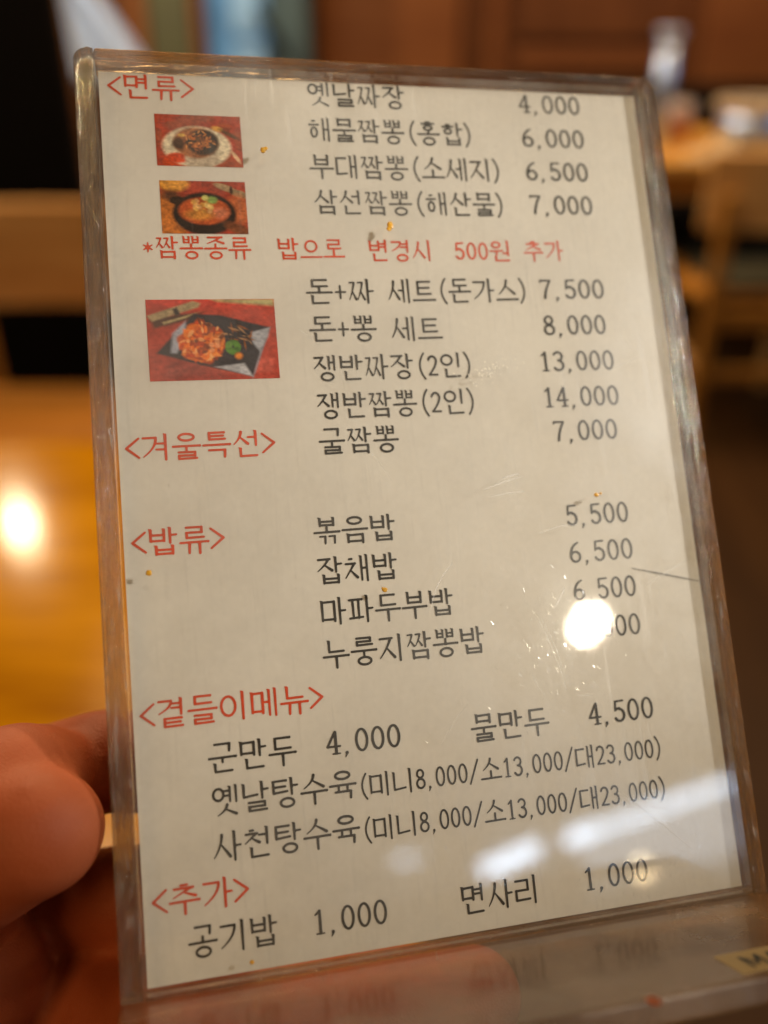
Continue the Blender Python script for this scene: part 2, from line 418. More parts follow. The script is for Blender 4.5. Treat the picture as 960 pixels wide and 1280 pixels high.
def ring(x0, y0, x1, y1, tick=True, r0=VR * .86, n=22):
    cx, cy, a, b = (x0 + x1) / 2, (y0 + y1) / 2, (x1 - x0) / 2 - r0, (y1 - y0) / 2 - r0
    P = [(cx + a * math.cos(2 * math.pi * i / n), cy + b * math.sin(2 * math.pi * i / n)) for i in range(n + 1)]
    return [(P[i], P[i + 1], r0, r0) for i in range(n)]
def thin(strokes, k): return [(a, b, r0 * k, r1 * k) for a, b, r0, r1 in strokes]

def jamo(c, x0, y0, x1, y1, up=True, final=False):
    """strokes of one consonant in its box; up: it stands left of an upright vowel"""
    w, h = x1 - x0, y1 - y0; mx, my = (x0 + x1) / 2, (y0 + y1) / 2
    dbl = {'ㄲ': 'ㄱ', 'ㅃ': 'ㅂ', 'ㅉ': 'ㅈ'}
    if c in dbl:
        g = w * .04
        return thin(jamo(dbl[c], x0, y0, mx - g, y1, up, final) + jamo(dbl[c], mx + g, y0, x1, y1, up, final), .82)
    if c == 'ㄱ':
        s = hs(x0, x1, y1 - HR, .004, knob=False)
        if final or not up: s += [((x1 - VR, y1 - HR), (x1 - VR * 1.3, y0 + VR), VR, VR * .85)]
        else: s += curve((x1 - VR, y1 - HR), (x0 + .04, y0 + .02), (x1 - .03, my - .02), VR, .022)
        return s
    if c == 'ㄴ':
        s = vs(x0 + VR, y0 + HR, y1)
        return s + [((x0 + VR, y0 + HR), (x1 - .02, y0 + HR + (.05 if up and not final else .012)), HR, HR)]
    if c in 'ㄷㅌ':
        s = hs(x0, x1, y1 - HR, .006) + [((x0 + VR, y1 - HR), (x0 + VR, y0 + HR), VR * .9, VR * .9)]
        s += [((x0 + VR, y0 + HR), (x1 - .01, y0 + HR + (.035 if up and not final else .01)), HR, HR)]
        if c == 'ㅌ': s += hs(x0 + .03, x1 - .03, my, .006, knob=False)
        return s
    if c == 'ㄹ':
        m = my
        return hs(x0, x1, y1 - HR, .0, knob=False) + [((x1 - VR, y1 - HR), (x1 - VR, m), VR * .9, VR * .9)] + hs(x0, x1, m, 0, knob=False) \
            + [((x0 + VR, m), (x0 + VR, y0 + HR), VR * .9, VR * .9), ((x0 + VR, y0 + HR), (x1 + .01, y0 + HR + .012), HR, HR)]
    if c == 'ㅁ':
        return vs(x0 + VR, y0, y1) + [((x1 - VR, y1 - HR), (x1 - VR, y0 + .01), VR, VR * .9)] + hs(x0 + .01, x1, y1 - HR - .012, .012, knob=False) + hs(x0 + .02, x1, y0 + HR + .03, 0, knob=False)
    if c == 'ㅂ':
        return vs(x0 + VR, y0, y1) + vs(x1 - VR, y0, y1) + hs(x0 + .02, x1 - .02, my + .02, 0, knob=False) + hs(x0 + .02, x1 - .02, y0 + HR + .015, 0, knob=False)
    if c == 'ㅍ':
        return hs(x0, x1, y1 - HR, .004) + [((x0 + w * .3, y1 - HR), (x0 + w * .32, y0 + HR), VR * .9, VR * .8), ((x0 + w * .7, y1 - HR), (x0 + w * .68, y0 + HR), VR * .9, VR * .8)] + hs(x0 - .01, x1 + .01, y0 + HR, .025, knob=False)
    if c == 'ㅅ':
        s = curve((mx + .01, y1), (x0, y0 + .02), (mx - .01, my), VR * 1.05, .020)
        return s + curve((mx - .02, y0 + h * .58), (x1 - .01, y0 + .03), (mx + w * .15, my - h * .1), .026, VR * 1.05)
    if c in 'ㅈㅊ':
        top = y1
        s = []
        if c == 'ㅊ':
            s += hs(mx - w * .20, mx + w * .20, y1 - HR, .006, knob=False); top = y1 - h * .23
        s += hs(x0, x1 - .02, top - HR, .008, knob=False)
        s += curve((x1 - w * .22, top - HR), (x0 + .005, y0 + .02), (mx + .02, my - .02), VR, .020)
        return s + curve((mx - .01, y0 + (top - y0) * .52), (x1, y0 + .03), (mx + w * .16, y0 + (top - y0) * .34), .024, VR * 1.05)
    if c == 'ㅇ': return ring(x0, y0, x1, y1)
    if c == 'ㅎ':
        return hs(mx - w * .2, mx + w * .2, y1 - HR, .006, knob=False) + hs(x0, x1, y1 - h * .27, .008, knob=False) + ring(x0 + w * .14, y0, x1 - w * .14, y1 - h * .36)
    return []

INI = 'ㄱㄲㄴㄷㄸㄹㅁㅂㅃㅅㅆㅇㅈㅉㅊㅋㅌㅍㅎ'
MED = 'ㅏㅐㅑㅒㅓㅔㅕㅖㅗㅘㅙㅚㅛㅜㅝㅞㅟㅠㅡㅢㅣ'
FIN = ['', 'ㄱ', 'ㄲ', 'ㄳ', 'ㄴ', 'ㄵ', 'ㄶ', 'ㄷ', 'ㄹ', 'ㄺ', 'ㄻ', 'ㄼ', 'ㄽ', 'ㄾ', 'ㄿ', 'ㅀ', 'ㅁ', 'ㅂ', 'ㅄ', 'ㅅ', 'ㅆ', 'ㅇ', 'ㅈ', 'ㅊ', 'ㅋ', 'ㅌ', 'ㅍ', 'ㅎ']

def syllable(ch):
    k = ord(ch) - 0xAC00
    i, m, f = INI[k // 588], MED[k % 588 // 28], FIN[k % 28]
    s = []
    if m in 'ㅏㅐㅓㅔㅕㅖㅣ':
        two = m in 'ㅐㅔㅖ'; left = m in 'ㅓㅔㅕㅖ'
        xr = .50 if two else (.56 if left else .60)
        if m in 'ㅏㅣ' and i in 'ㅉㅃ': xr = .62
        if f: s += jamo(i, .08, .47, xr, .93)
        else: s += jamo(i, .06, .16, xr, .88)
        vb = .40 if f else .02; vt = .97
        mid = (vb + vt) / 2 + (.02 if f else .01)
        if m == 'ㅏ': s += vs(.74, vb, vt) + [((.74, mid), (.94, mid + .01), HR, HR * .9)]
        elif m == 'ㅣ': s += vs(.80, vb, vt)
        elif m == 'ㅐ': s += vs(.66, vb + .03, vt - .03, r=VR * .9) + vs(.86, vb, vt, r=VR * .9) + [((.66, mid), (.86, mid + .005), HR, HR)]
        elif m == 'ㅓ': s += vs(.82, vb, vt) + [((xr + .0, mid + .03), (.82, mid + .03), HR * .9, HR)]
        elif m == 'ㅕ':
            d = .075 if f else .11
            s += vs(.82, vb, vt) + [((xr - .02, mid + d + .02), (.82, mid + d + .02), HR * .9, HR), ((xr - .04, mid - d + .03), (.82, mid - d + .03), HR * .9, HR)]
        elif m in 'ㅔㅖ':
            s += vs(.67, vb + .03, vt - .03, r=VR * .9) + vs(.87, vb, vt, r=VR * .9)
            d = .075 if m == 'ㅖ' else 0
            for sg in ((1, -1) if d else (0,)): s += [((xr - .02, mid + sg * d + .02), (.67, mid + sg * d + .02), HR * .9, HR)]
        if f: s += jamo(f, *((.24, .02, .86, .36) if f not in 'ㅇ' else (.30, .0, .84, .36)), up=False, final=True)
    elif m in 'ㅗㅜㅠㅡ':
        wide = i in 'ㅃㅉㅅㅈㅊㅎ'
        a, b = (.16, .84) if wide else (.22, .80)
        if f:
            s += jamo(i, a, .66, b, .98, up=False) if i not in 'ㅎㅊ' else jamo(i, .2, .60, .8, 1.0, up=False)
            y = .50 if m != 'ㅗ' else .46
            s += hs(.02, .98, y, .012)
            if m == 'ㅗ': s += [((.5, y), (.5, .64), VR * .9, VR * .9)]
            if m == 'ㅜ': s += [((.5, y), (.5, .36), VR * .9, VR * .8)]
            if m == 'ㅠ': s += [((.36, y), (.35, .36), VR * .9, VR * .8), ((.66, y), (.66, .36), VR * .9, VR * .8)]
            fb = (.20, .02, .82, .33) if m != 'ㅗ' and m != 'ㅡ' else (.20, .02, .82, .36)
            if f == 'ㅇ': fb = (.24, -.01, .78, fb[3])
            s += jamo(f, *fb, up=False, final=True)
        else:
            top = {'ㅗ': (.48, .94), 'ㅜ': (.52, .95), 'ㅠ': (.52, .96), 'ㅡ': (.34, .90)}[m]
            s += jamo(i, a, top[0], b, top[1], up=False)
            y = {'ㅗ': .16, 'ㅜ': .40, 'ㅠ': .40, 'ㅡ': .14}[m]
            s += hs(.02, .98, y, .012)
            if m == 'ㅗ': s += [((.5, y), (.5, .44), VR * .9, VR)]
            if m == 'ㅜ': s += [((.51, y), (.51, .02), VR, VR * .85)]
            if m == 'ㅠ': s += [((.35, y), (.33, .04), VR, VR * .8), ((.67, y), (.67, .02), VR, VR * .85)]
    else:                                                            # the mixed vowel of the syllable for won
        s += jamo(i, .12, .62, .54, .96, up=False) + hs(.03, .64, .50, .02, knob=False) + [((.33, .5), (.33, .32), VR * .9, VR * .8)]
        s += vs(.83, .26, .98) + [((.62, .40), (.83, .41), HR, HR)] + jamo(f, .24, .02, .88, .26, up=False, final=True)
    return s

def poly(pts, r):
    r = r if isinstance(r, (list, tuple)) else [r] * len(pts)
    return [(pts[i], pts[i + 1], r[i], r[i + 1]) for i in range(len(pts) - 1)]
def arc(cx, cy, a, b, d0, d1, r, n=14):
    P = [(cx + a * math.cos(math.radians(d0 + (d1 - d0) * i / n)), cy + b * math.sin(math.radians(d0 + (d1 - d0) * i / n))) for i in range(n + 1)]
    return poly(P, r)
def narrow(ch):
    """figures and marks, half a cell wide"""
    r, t = .046, .038
    B, T = .12, .88
    if ch == '0': return arc(.25, .5, .165, .355, 0, 360, r * .92, 26)
    if ch == '1': return [((.27, T - .03), (.27, B + .02), r, r)] + [((.14, T - .15), (.27, T - .04), t * .8, r)] + [((.15, B + .012), (.38, B + .012), t * .7, t * .7)]
    if ch == '2': return arc(.25, T - .20, .155, .175, 165, -20, r) + curve((.40, T - .25), (.09, B + .03), (.35, .42), r, t) + [((.09, B + .03), (.42, B + .03), t, t * 1.1)]
    if ch == '3': return arc(.24, T - .19, .15, .165, 155, -85, r * .95) + arc(.24, B + .215, .17, .195, 92, -150, r)
    if ch == '4': return [((.31, T - .02), (.06, .37), t, t), ((.06, .37), (.44, .37), t, t), ((.32, T - .03), (.32, B + .02), r, r), ((.22, B + .012), (.43, B + .012), t * .75, t * .75)]
    if ch == '5': return [((.13, T - .03), (.40, T - .02), t, t), ((.13, T - .04), (.11, .53), r * .85, t)] + curve((.11, .53), (.25, .60), (.17, .60), t, r) + arc(.24, B + .24, .165, .215, 88, -150, r)
    if ch == '6': return arc(.25, B + .215, .16, .185, 0, 360, r * .95, 22) + curve((.36, T - .03), (.088, B + .22), (.10, .74), t, r)
    if ch == '7': return [((.08, T - .03), (.42, T - .03), t * 1.1, t), ((.075, T - .02), (.075, T - .11), t * .7, t * .5)] + curve((.42, T - .03), (.20, B + .02), (.23, .50), t, r)
    if ch == '8': return arc(.25, T - .18, .135, .155, 0, 360, r * .92, 20) + arc(.25, B + .20, .165, .18, 0, 360, r * .95, 22)
    if ch == ',': return [((.14, B + .02), (.14, B + .0), .050, .050), ((.155, B), (.09, B - .13), .040, .016)]
    if ch == '(': return curve((.42, .98), (.42, .0), (.06, .49), t, t)
    if ch == ')': return curve((.08, .98), (.08, .0), (.44, .49), t, t)
    if ch == '/': return [((.45, .97), (.05, .04), t, t)]
    if ch == '+': return [((.09, .48), (.43, .48), t, t), ((.25, .24), (.25, .72), t, t)]
    if ch == '<': return [((.46, .84), (.06, .5), t, r), ((.06, .5), (.46, .16), r, t)]
    if ch == '>': return [((.04, .84), (.44, .5), t, r), ((.44, .5), (.04, .16), r, t)]
    if ch == '*': return [((.25, .5), (.25, .5), .10, .10)] + [((.25, .5), (.25 + .19 * math.cos(a), .5 + .19 * math.sin(a)), .04, .03) for a in [math.pi / 2 + i * math.pi / 3 for i in range(6)]]
    return []
LATIN = {'M': (poly([(.08, .12), (.08, .88), (.30, .3), (.52, .88), (.52, .12)], .05), .60), 'A': (poly([(.04, .12), (.27, .88), (.50, .12)], .05) + poly([(.13, .38), (.41, .38)], .045), .54),
         'D': (poly([(.08, .12), (.08, .88), (.25, .88)], .05) + arc(.22, .5, .24, .38, 90, -90, .05) + poly([(.25, .12), (.08, .12)], .05), .54), 'E': (poly([(.45, .88), (.08, .88), (.08, .12), (.45, .12)], .05) + poly([(.08, .5), (.38, .5)], .045), .5)}

GRID = {}
def outline(ch):
    """ink shape of a character: marching squares over the distance to its strokes"""
    if ch in GRID: return GRID[ch]
    if ch in LATIN: st, wd = LATIN[ch]
    elif ord(ch) < 0x1000: st, wd = narrow(ch), (.37 if ch == ',' else .5)
    else: st, wd = syllable(ch), 1.0
    n = 54; h = 1.16 / n
    nx = int((wd + .16) / h) + 1
    X, Y = np.meshgrid(-.08 + h * np.arange(nx + 1), -.08 + h * np.arange(n + 1), indexing='ij')
    D = np.full(X.shape, 9.0)
    for (a, b, r0, r1) in st:
        dx, dy = b[0] - a[0], b[1] - a[1]; l2 = dx * dx + dy * dy
        t = np.clip(((X - a[0]) * dx + (Y - a[1]) * dy) / l2, 0, 1) if l2 > 1e-12 else np.zeros_like(X)
        D = np.minimum(D, np.hypot(X - a[0] - t * dx, Y - a[1] - t * dy) - (r0 + (r1 - r0) * t))
    verts, idx, faces = [], {}, []
    def vid(key, p):
        if key not in idx: idx[key] = len(verts); verts.append(p)
        return idx[key]
    cells = np.argwhere((np.minimum.reduce([D[:-1, :-1], D[1:, :-1], D[1:, 1:], D[:-1, 1:]]) < 0))
    for i, j in cells:
        c = [(i, j), (i + 1, j), (i + 1, j + 1), (i, j + 1)]
        f = []
        for q in range(4):
            A, B = c[q], c[(q + 1) % 4]; da, db = D[A], D[B]
            if da < 0: f.append(vid(A, (X[A], Y[A])))
            if (da < 0) != (db < 0):
                t = da / (da - db); k = (A, B) if A < B else (B, A)
                f.append(vid(k, (X[A] + (X[B] - X[A]) * t, Y[A] + (Y[B] - Y[A]) * t)))
        if len(f) > 2: faces.append(f)
    GRID[ch] = (verts, faces, wd)
    return GRID[ch]

def text_mesh(s, x0, x1, yc, em, z, jitter=0.0):
    """a printed line: ink from x0 to x1 (card mm), its middle yc mm below the top edge"""
    adv = [outline(c)[2] for c in s]
    lb = .05 if ord(s[0]) > 0x1000 else .07
    rb = .04 if ord(s[-1]) > 0x1000 else .07
    k = (x1 - x0) / (sum(adv) - lb - rb)
    V, F = [], []; pen = x0 - lb * k
    for c, a in zip(s, adv):
        v, f, _ = outline(c); o = len(V)
        V += [((pen + p[0] * k - 50) * MM, (SHEET_H - yc + (p[1] - .5) * em) * MM, z * MM) for p in v]
        F += [[i + o for i in q] for q in f]
        pen += a * k
    return V, F

# ------------------------------------------------------------------ the printed sheet
sheet = obj('menu_sheet', mmbox(-50, 50, 0, SHEET_H, -0.25, 0.0, bevel=0.0), M['paper'])
sheet.matrix_world = PM
tag(sheet, 'white printed menu sheet with red and black lettering inside the clear holder', 'menu')
LINES = [
    ('R', '<면류>', 1.63, 15.62, 2.55),
    ('K', '옛날짜장', 35.63, 53.59, 2.44),
    ('K', '4,000', 76.12, 88.15, 2.52),
    ('K', '해물짬뽕(홍합)', 35.32, 66.21, 9.27),
    ('K', '6,000', 75.96, 88.17, 9.41),
    ('K', '부대짬뽕(소세지)', 35.07, 71.02, 16.24),
    ('K', '6,500', 75.94, 88.12, 16.12),
    ('K', '삼선짬뽕(해산물)', 35.29, 70.93, 22.97),
    ('K', '7,000', 75.94, 88.17, 22.78),
    ('R', '*짬뽕종류', 5.76, 23.57, 31.58),
    ('R', '밥으로', 28.15, 39.85, 31.72),
    ('R', '변경시', 44.25, 55.92, 31.95),
    ('R', '500원', 60.33, 70.92, 31.94),
    ('R', '추가', 73.55, 81.21, 31.83),
    ('K', '돈+짜', 32.59, 44.44, 39.5),
    ('K', '세트(돈가스)', 47.07, 73.41, 39.48),
    ('K', '7,500', 75.89, 88.31, 39.27),
    ('K', '돈+뽕', 32.61, 44.27, 46.24),
    ('K', '세트', 47.02, 56.16, 46.45),
    ('K', '8,000', 75.72, 87.77, 46.15),
    ('K', '쟁반짜장(2인)', 32.66, 61.38, 53.21),
    ('K', '13,000', 74.11, 88.46, 52.95),
    ('K', '쟁반짬뽕(2인)', 32.71, 61.28, 59.84),
    ('K', '14,000', 73.95, 88.51, 59.65),
    ('K', '굴짬뽕', 32.64, 46.34, 66.01),
    ('K', '7,000', 75.25, 87.36, 65.94),
    ('R', '<겨울특선>', 1.28, 24.95, 65.79),
    ('R', '<밥류>', 1.42, 15.57, 81.15),
    ('K', '볶음밥', 30.48, 44.26, 81.25),
    ('K', '잡채밥', 30.39, 43.99, 87.8),
    ('K', '마파두부밥', 30.47, 53.12, 94.57),
    ('K', '누룽지짬뽕밥', 30.33, 57.95, 101.42),
    ('K', '5,500', 75.72, 87.43, 81.26),
    ('K', '6,500', 75.5, 87.38, 87.88),
    ('K', '6,500', 75.36, 87.09, 94.55),
    ('K', '7,000', 75.29, 86.99, 101.28),
    ('R', '<곁들이메뉴>', 1.26, 29.53, 108.08),
    ('K', '군만두', 11.01, 24.7, 115.78),
    ('K', '4,000', 29.83, 41.76, 115.54),
    ('K', '물만두', 54.12, 67.9, 116.01),
    ('K', '4,500', 75.51, 87.38, 115.91),
    ('K', '옛날탕수육', 11.0, 33.87, 122.29),
    ('S', '(미니8,000/소13,000/대23,000)', 34.21, 88.42, 122.9),
    ('K', '사천탕수육', 10.87, 33.82, 129.19),
    ('S', '(미니8,000/소13,000/대23,000)', 34.21, 88.29, 129.71),
    ('R', '<추가>', 1.51, 15.59, 135.82),
    ('K', '공기밥', 6.35, 19.69, 142.38),
    ('K', '1,000', 25.34, 36.98, 142.37),
    ('K', '면사리', 49.39, 62.84, 142.73),
    ('K', '1,000', 71.01, 82.53, 142.56)
]
for kind, s, x0, x1, yc in LINES:
    em = {'K': 4.75, 'R': 4.7, 'S': 4.05}[kind]
    if kind == 'R' and 30 < yc < 33: em = 4.15
    name = 'section_heading' if s[0] == '<' else 'printed_note' if kind == 'R' else 'printed_price' if s[0].isdigit() else 'size_prices' if kind == 'S' else 'dish_name'
    V, F = text_mesh(s, x0, x1, yc, em, 0.06)
    raw(name, V, F, M['red' if kind == 'R' else 'ink'], sheet)

# printed food pictures: inks per grid point
GX, GY = 132, 90
U, Vv = np.meshgrid(np.linspace(0, 1, GX), np.linspace(0, 1, GY), indexing='ij')      # u right, v down
def vnoise(cells, seed):
    r = np.random.default_rng(seed); g = r.random((cells + 2, cells + 2))
    x, y = U * cells, Vv * cells; i, j = x.astype(int), y.astype(int); fx, fy = x - i, y - j
    fx, fy = fx * fx * (3 - 2 * fx), fy * fy * (3 - 2 * fy)
    return (g[i, j] * (1 - fx) + g[i + 1, j] * fx) * (1 - fy) + (g[i, j + 1] * (1 - fx) + g[i + 1, j + 1] * fx) * fy
def soft(d, w=.02): return np.clip(.5 - d / (2 * w), 0, 1)
def ell(cx, cy, a, b, rot=0, asp=1.5):
    x, y = (U - cx) * asp, (Vv - cy); c, s = math.cos(rot), math.sin(rot)
    return np.hypot((x * c + y * s) / (a * asp), (-x * s + y * c) / b) - 1
def polyd(pts):
    """signed distance-like mask of a convex outline (clockwise with v down)"""
    d = np.full(U.shape, -9.0)
    for (ax, ay), (bx, by) in zip(pts, pts[1:] + pts[:1]):
        nx, ny = (by - ay), -(bx - ax); l = math.hypot(nx, ny)
        d = np.maximum(d, ((U - ax) * nx + (Vv - ay) * ny) / l)
    return d
class Picture:
    def __init__(self, base): self.c = np.zeros((GX, GY, 3)) + np.array(base)
    def lay(self, mask, col, amount=1.0):
        m = (mask * amount)[..., None]; self.c = self.c * (1 - m) + np.array(col) * m
    def grain(self, k, seed): self.c *= (1 + k * (vnoise(34, seed) - .5) + k * .6 * (vnoise(11, seed + 1) - .5))[..., None]

def noodle_picture(seed):
    p = Picture((.42, .075, .035))
    p.lay(vnoise(5, seed) > .55, (.34, .10, .04), .6)
    p.lay(soft(ell(.36, .93, .30, .16)), (.60, .10, .02))
    p.lay(soft(ell(.47, .62, .40, .40), .06), (.70, .62, .48))
    p.lay(soft(ell(.24, .84, .14, .10), .2), (.62, .10, .03))
    p.lay(soft(ell(.52, .84, .20, .20), .1), (.50, .42, .33))
    p.lay(soft(ell(.46, .54, .26, .30), .1), (.40, .17, .07))
    p.lay(soft(ell(.54, .53, .19, .25), .12), (.055, .03, .018))
    p.lay(soft(ell(.26, .56, .07, .12), .3), (.10, .045, .02))
    for k in range(26):
        a = random.random() * 6.28; r = random.random() ** .5
        col = random.choice([(.50, .16, .03), (.36, .12, .03), (.05, .028, .015), (.62, .24, .06), (.20, .10, .04)])
        p.lay(soft(ell(.51 + .14 * r * math.cos(a), .50 + .17 * r * math.sin(a), .035, .04, a), .3), col, .8)
    for k in range(60):
        a = random.random() * 6.28; r = random.random() ** .5
        p.lay(soft(ell(.50 + .18 * r * math.cos(a), .52 + .22 * r * math.sin(a), .01 + .03 * random.random(), .014, random.random() * 3.1), .35), random.choice([(.60, .22, .05), (.30, .10, .03), (.04, .02, .012), (.05, .03, .02), (.70, .34, .12), (.16, .06, .03)]), .8)
    p.lay(soft(ell(.72, .26, .07, .05, .2), .3), (.62, .36, .09)); p.lay(soft(ell(.86, .36, .12, .04, .5), .3), (.16, .07, .03))
    p.lay(soft(ell(.92, .80, .09, .035, 1.0), .3), (.66, .46, .30)); p.lay(soft(ell(.30, .40, .04, .03), .3), (.62, .42, .12))
    p.grain(.5, seed + 3); return p.c
def soup_picture(seed):
    p = Picture((.40, .075, .04))
    p.lay(soft(ell(.08, .75, .22, .5), .2), (.52, .20, .05)); p.lay(soft(ell(.16, .05, .18, .16), .2), (.66, .34, .07))
    p.lay(soft(ell(.12, .28, .10, .10), .5), (.14, .06, .03))
    p.lay(soft(ell(.76, .12, .14, .06, .35), .2), (.46, .33, .20)); p.lay(soft(ell(.93, .24, .12, .07, .3), .2), (.34, .25, .15)); p.lay(soft(ell(.83, .16, .02, .08), .3), (.10, .05, .03))
    p.lay(soft(ell(.90, .55, .14, .28), .3), (.50, .17, .07))
    p.lay(soft(ell(.50, .62, .37, .40), .06), (.045, .028, .020))
    p.lay(soft(ell(.20, .38, .10, .08), .2), (.05, .03, .02))
    p.lay(soft(ell(.50, .57, .30, .26), .08), (.46, .12, .04))
    p.lay(soft(ell(.68, .60, .10, .10), .4), (.56, .22, .13)); p.lay(soft(ell(.44, .64, .16, .10), .4), (.50, .24, .06))
    for k in range(20):
        a = random.random() * 6.28; r = random.random() ** .5
        p.lay(soft(ell(.47 + .13 * r * math.cos(a), .48 + .16 * r * math.sin(a), .03, .045, a), .4), random.choice([(.62, .40, .12), (.70, .52, .22), (.54, .30, .08), (.66, .42, .20)]), .8)
    p.lay(soft(ell(.60, .36, .06, .07), .3), (.30, .42, .14)); p.lay(soft(ell(.52, .32, .04, .05), .3), (.62, .60, .24))
    p.lay(soft(ell(.88, .90, .16, .10, .4), .3), (.24, .09, .04))
    p.grain(.5, seed + 3); return p.c
def platter_picture(seed):
    p = Picture((.56, .085, .060))
    p.lay(soft(.10 - Vv + 0 * U, .05), (.46, .08, .05)); p.lay(soft(polyd([(.5, .0), (1., .0), (1., .09), (.55, .03)]), .02), (.44, .40, .22))
    p.lay(soft(polyd([(.14, .86), (.50, .72), (.97, .74), (.95, .92), (.12, .94)]), .02), (.58, .14, .10))
    p.lay(soft(polyd([(.02, .22), (.16, .20), (.44, .16), (.34, .25), (.05, .36)]), .02), (.11, .05, .035))
    p.lay(soft(polyd([(.00, .20), (.36, .02), (.42, .05), (.40, .10), (.04, .27)]), .012), (.42, .33, .20)); p.lay(soft(polyd([(.12, .28), (.38, .17), (.30, .23), (.13, .31)]), .01), (.44, .36, .20))
    p.lay(soft(polyd([(.20, .12), (.235, .10), (.26, .19), (.22, .20)]), .01), (.06, .045, .04))
    p.lay(soft(polyd([(.06, .66), (.36, .18), (.56, .20), (.95, .36), (.79, .97), (.40, .82)]), .012), (.055, .048, .060))
    p.lay(soft(polyd([(.17, .66), (.19, .42), (.36, .18), (.38, .25), (.30, .45), (.31, .68)]), .015), (.40, .42, .50))
    p.lay(soft(polyd([(.80, .42), (.95, .36), (.93, .48), (.86, .66), (.80, .54)]), .012), (.42, .43, .48)); p.lay(soft(polyd([(.50, .84), (.73, .80), (.79, .97)]), .012), (.46, .46, .50))
    p.lay(soft(polyd([(.86, .66), (.90, .56), (.81, .92), (.79, .97)]), .01), (.34, .35, .40))
    p.lay(soft(polyd([(.17, .72), (.45, .84), (.72, .98), (.2, .97), (.12, .94)]), .05), (.20, .035, .03), .55)
    for k in range(46):
        a = random.random() * 6.28; r = random.random() ** .5
        col = random.choice([(.72, .19, .02), (.62, .13, .015), (.78, .27, .05), (.50, .10, .015), (.76, .22, .03), (.30, .08, .02)])
        p.lay(soft(ell(.41 + .15 * r * math.cos(a), .53 + .22 * r * math.sin(a), .045, .06, a), .25), col, .9)
    for k in range(120):
        a = random.random() * 6.28; r = random.random() ** .5
        col = random.choice([(.78, .20, .02), (.56, .09, .012), (.84, .30, .07), (.36, .06, .015), (.80, .24, .03), (.16, .04, .015), (.88, .46, .20)])
        p.lay(soft(ell(.41 + .17 * r * math.cos(a), .52 + .25 * r * math.sin(a), .012 + .03 * random.random(), .014 + .01 * random.random(), random.random() * 3.1), .35), col, .85)
    for k in range(4): p.lay(soft(ell(.50 + .03 * math.cos(k * 2.1), .58 + .05 * math.sin(k * 1.7), .022, .03), .3), (.82, .40, .20), .8)
    for k in range(26):
        p.lay(soft(ell(.60 + .2 * random.random(), .28 + .30 * random.random(), .04, .012, random.random() * 2), .4), random.choice([(.03, .02, .02), (.06, .03, .02), (.34, .12, .03), (.44, .26, .14)]), .8)
    for k in range(12):
        a = k * .9; p.lay(soft(ell(.65 + .035 * math.cos(a), .60 + .055 * math.sin(a), .025, .045, a), .3), random.choice([(.12, .26, .05), (.20, .36, .09), (.08, .18, .04)]), .9)
    p.lay(soft(ell(.69, .71, .03, .04), .4), (.72, .28, .05)); p.grain(.35, seed + 3); return p.c
def food_picture(name, x0, x1, y0, y1, c, label):
    P = [((x0 + (x1 - x0) * U[i, j] - 50) * MM, (SHEET_H - y0 - (y1 - y0) * Vv[i, j]) * MM, 0.05 * MM) for i in range(GX) for j in range(GY)]
    F = [(i * GY + j, i * GY + j + 1, (i + 1) * GY + j + 1, (i + 1) * GY + j) for i in range(GX - 1) for j in range(GY - 1)]
    o = raw(name, P, F, M['print'], sheet, label=label)
    at_ = o.data.color_attributes.new('ink', 'FLOAT_COLOR', 'POINT')
    rgba = np.ones((GX * GY, 4), dtype=np.float32); rgba[:, :3] = np.clip(1.25 * np.clip(c, 0, 1) ** 1.22 * (1 + .30 * (vnoise(60, len(label)) - .5)[..., None]), 0.004, 1).reshape(-1, 3)
    at_.data.foreach_set('color', rgba.ravel())
food_picture('food_picture', 8.85, 23.4, 7.42, 16.9, noodle_picture(3), 'printed picture of dark noodles on a white plate')
food_picture('food_picture', 9.0, 23.4, 19.57, 29.1, soup_picture(8), 'printed picture of red soup in a black bowl')
food_picture('food_picture', 5.55, 26.83, 40.75, 54.75, platter_picture(21), 'printed picture of orange seafood on a dark square plate')

# ------------------------------------------------------------------ the clear holder
holder = empty('menu_holder', (0, 0, 0), 'scratched clear acrylic menu holder with a projecting foot, held up in a hand', 'menu holder')
holder.matrix_world = PM
T = SHEET_H
obj('front_sheet', mmbox(-50.5, 50.5, -0.4, T + 0.5, 0.5, 2.4, .15), M['front'], holder)
obj('back_sheet', mmbox(-50.5, 50.5, -0.4, T + 0.5, -2.9, -0.6, .15), M['back'], holder)
def rim(x0, x1, y0, y1):
    """a solid strip, its long faces slightly wavy from the glue"""
    bm = mmbox(x0, x1, y0, y1, -3.1, 2.6, .55, 3)
    return bm
for xo, xi, bo, bi, r in ((-53.75, -50.56, -53.4, -51.1, 2.2), (53.25, 50.56, 53.0, 51.0, 2.6)):
    obj('rim_strip', prism(strip_outline(xo, xi, -1.0, T + 2.7, r), 0.15, 2.6, .4), M['edge'], holder)
    obj('rim_strip', prism(strip_outline(bo, bi, -1.0, T + 2.5, r - .4), -3.1, -0.1, .4), M['edge'], holder)
obj('rim_strip', rim(-50.5, 50.5, T + 0.56, T + 2.7), M['edge_h'], holder)
foot = obj('foot', mmbox(-53.9, 53.4, -4.9, -1.1, -3.2, 32.4, .6, 3), M['base'], holder)
obj('glue_seam', mmbox(-50.4, 50.4, -1.06, -0.5, -0.5, 2.5, .2), M['edge_h'], holder)
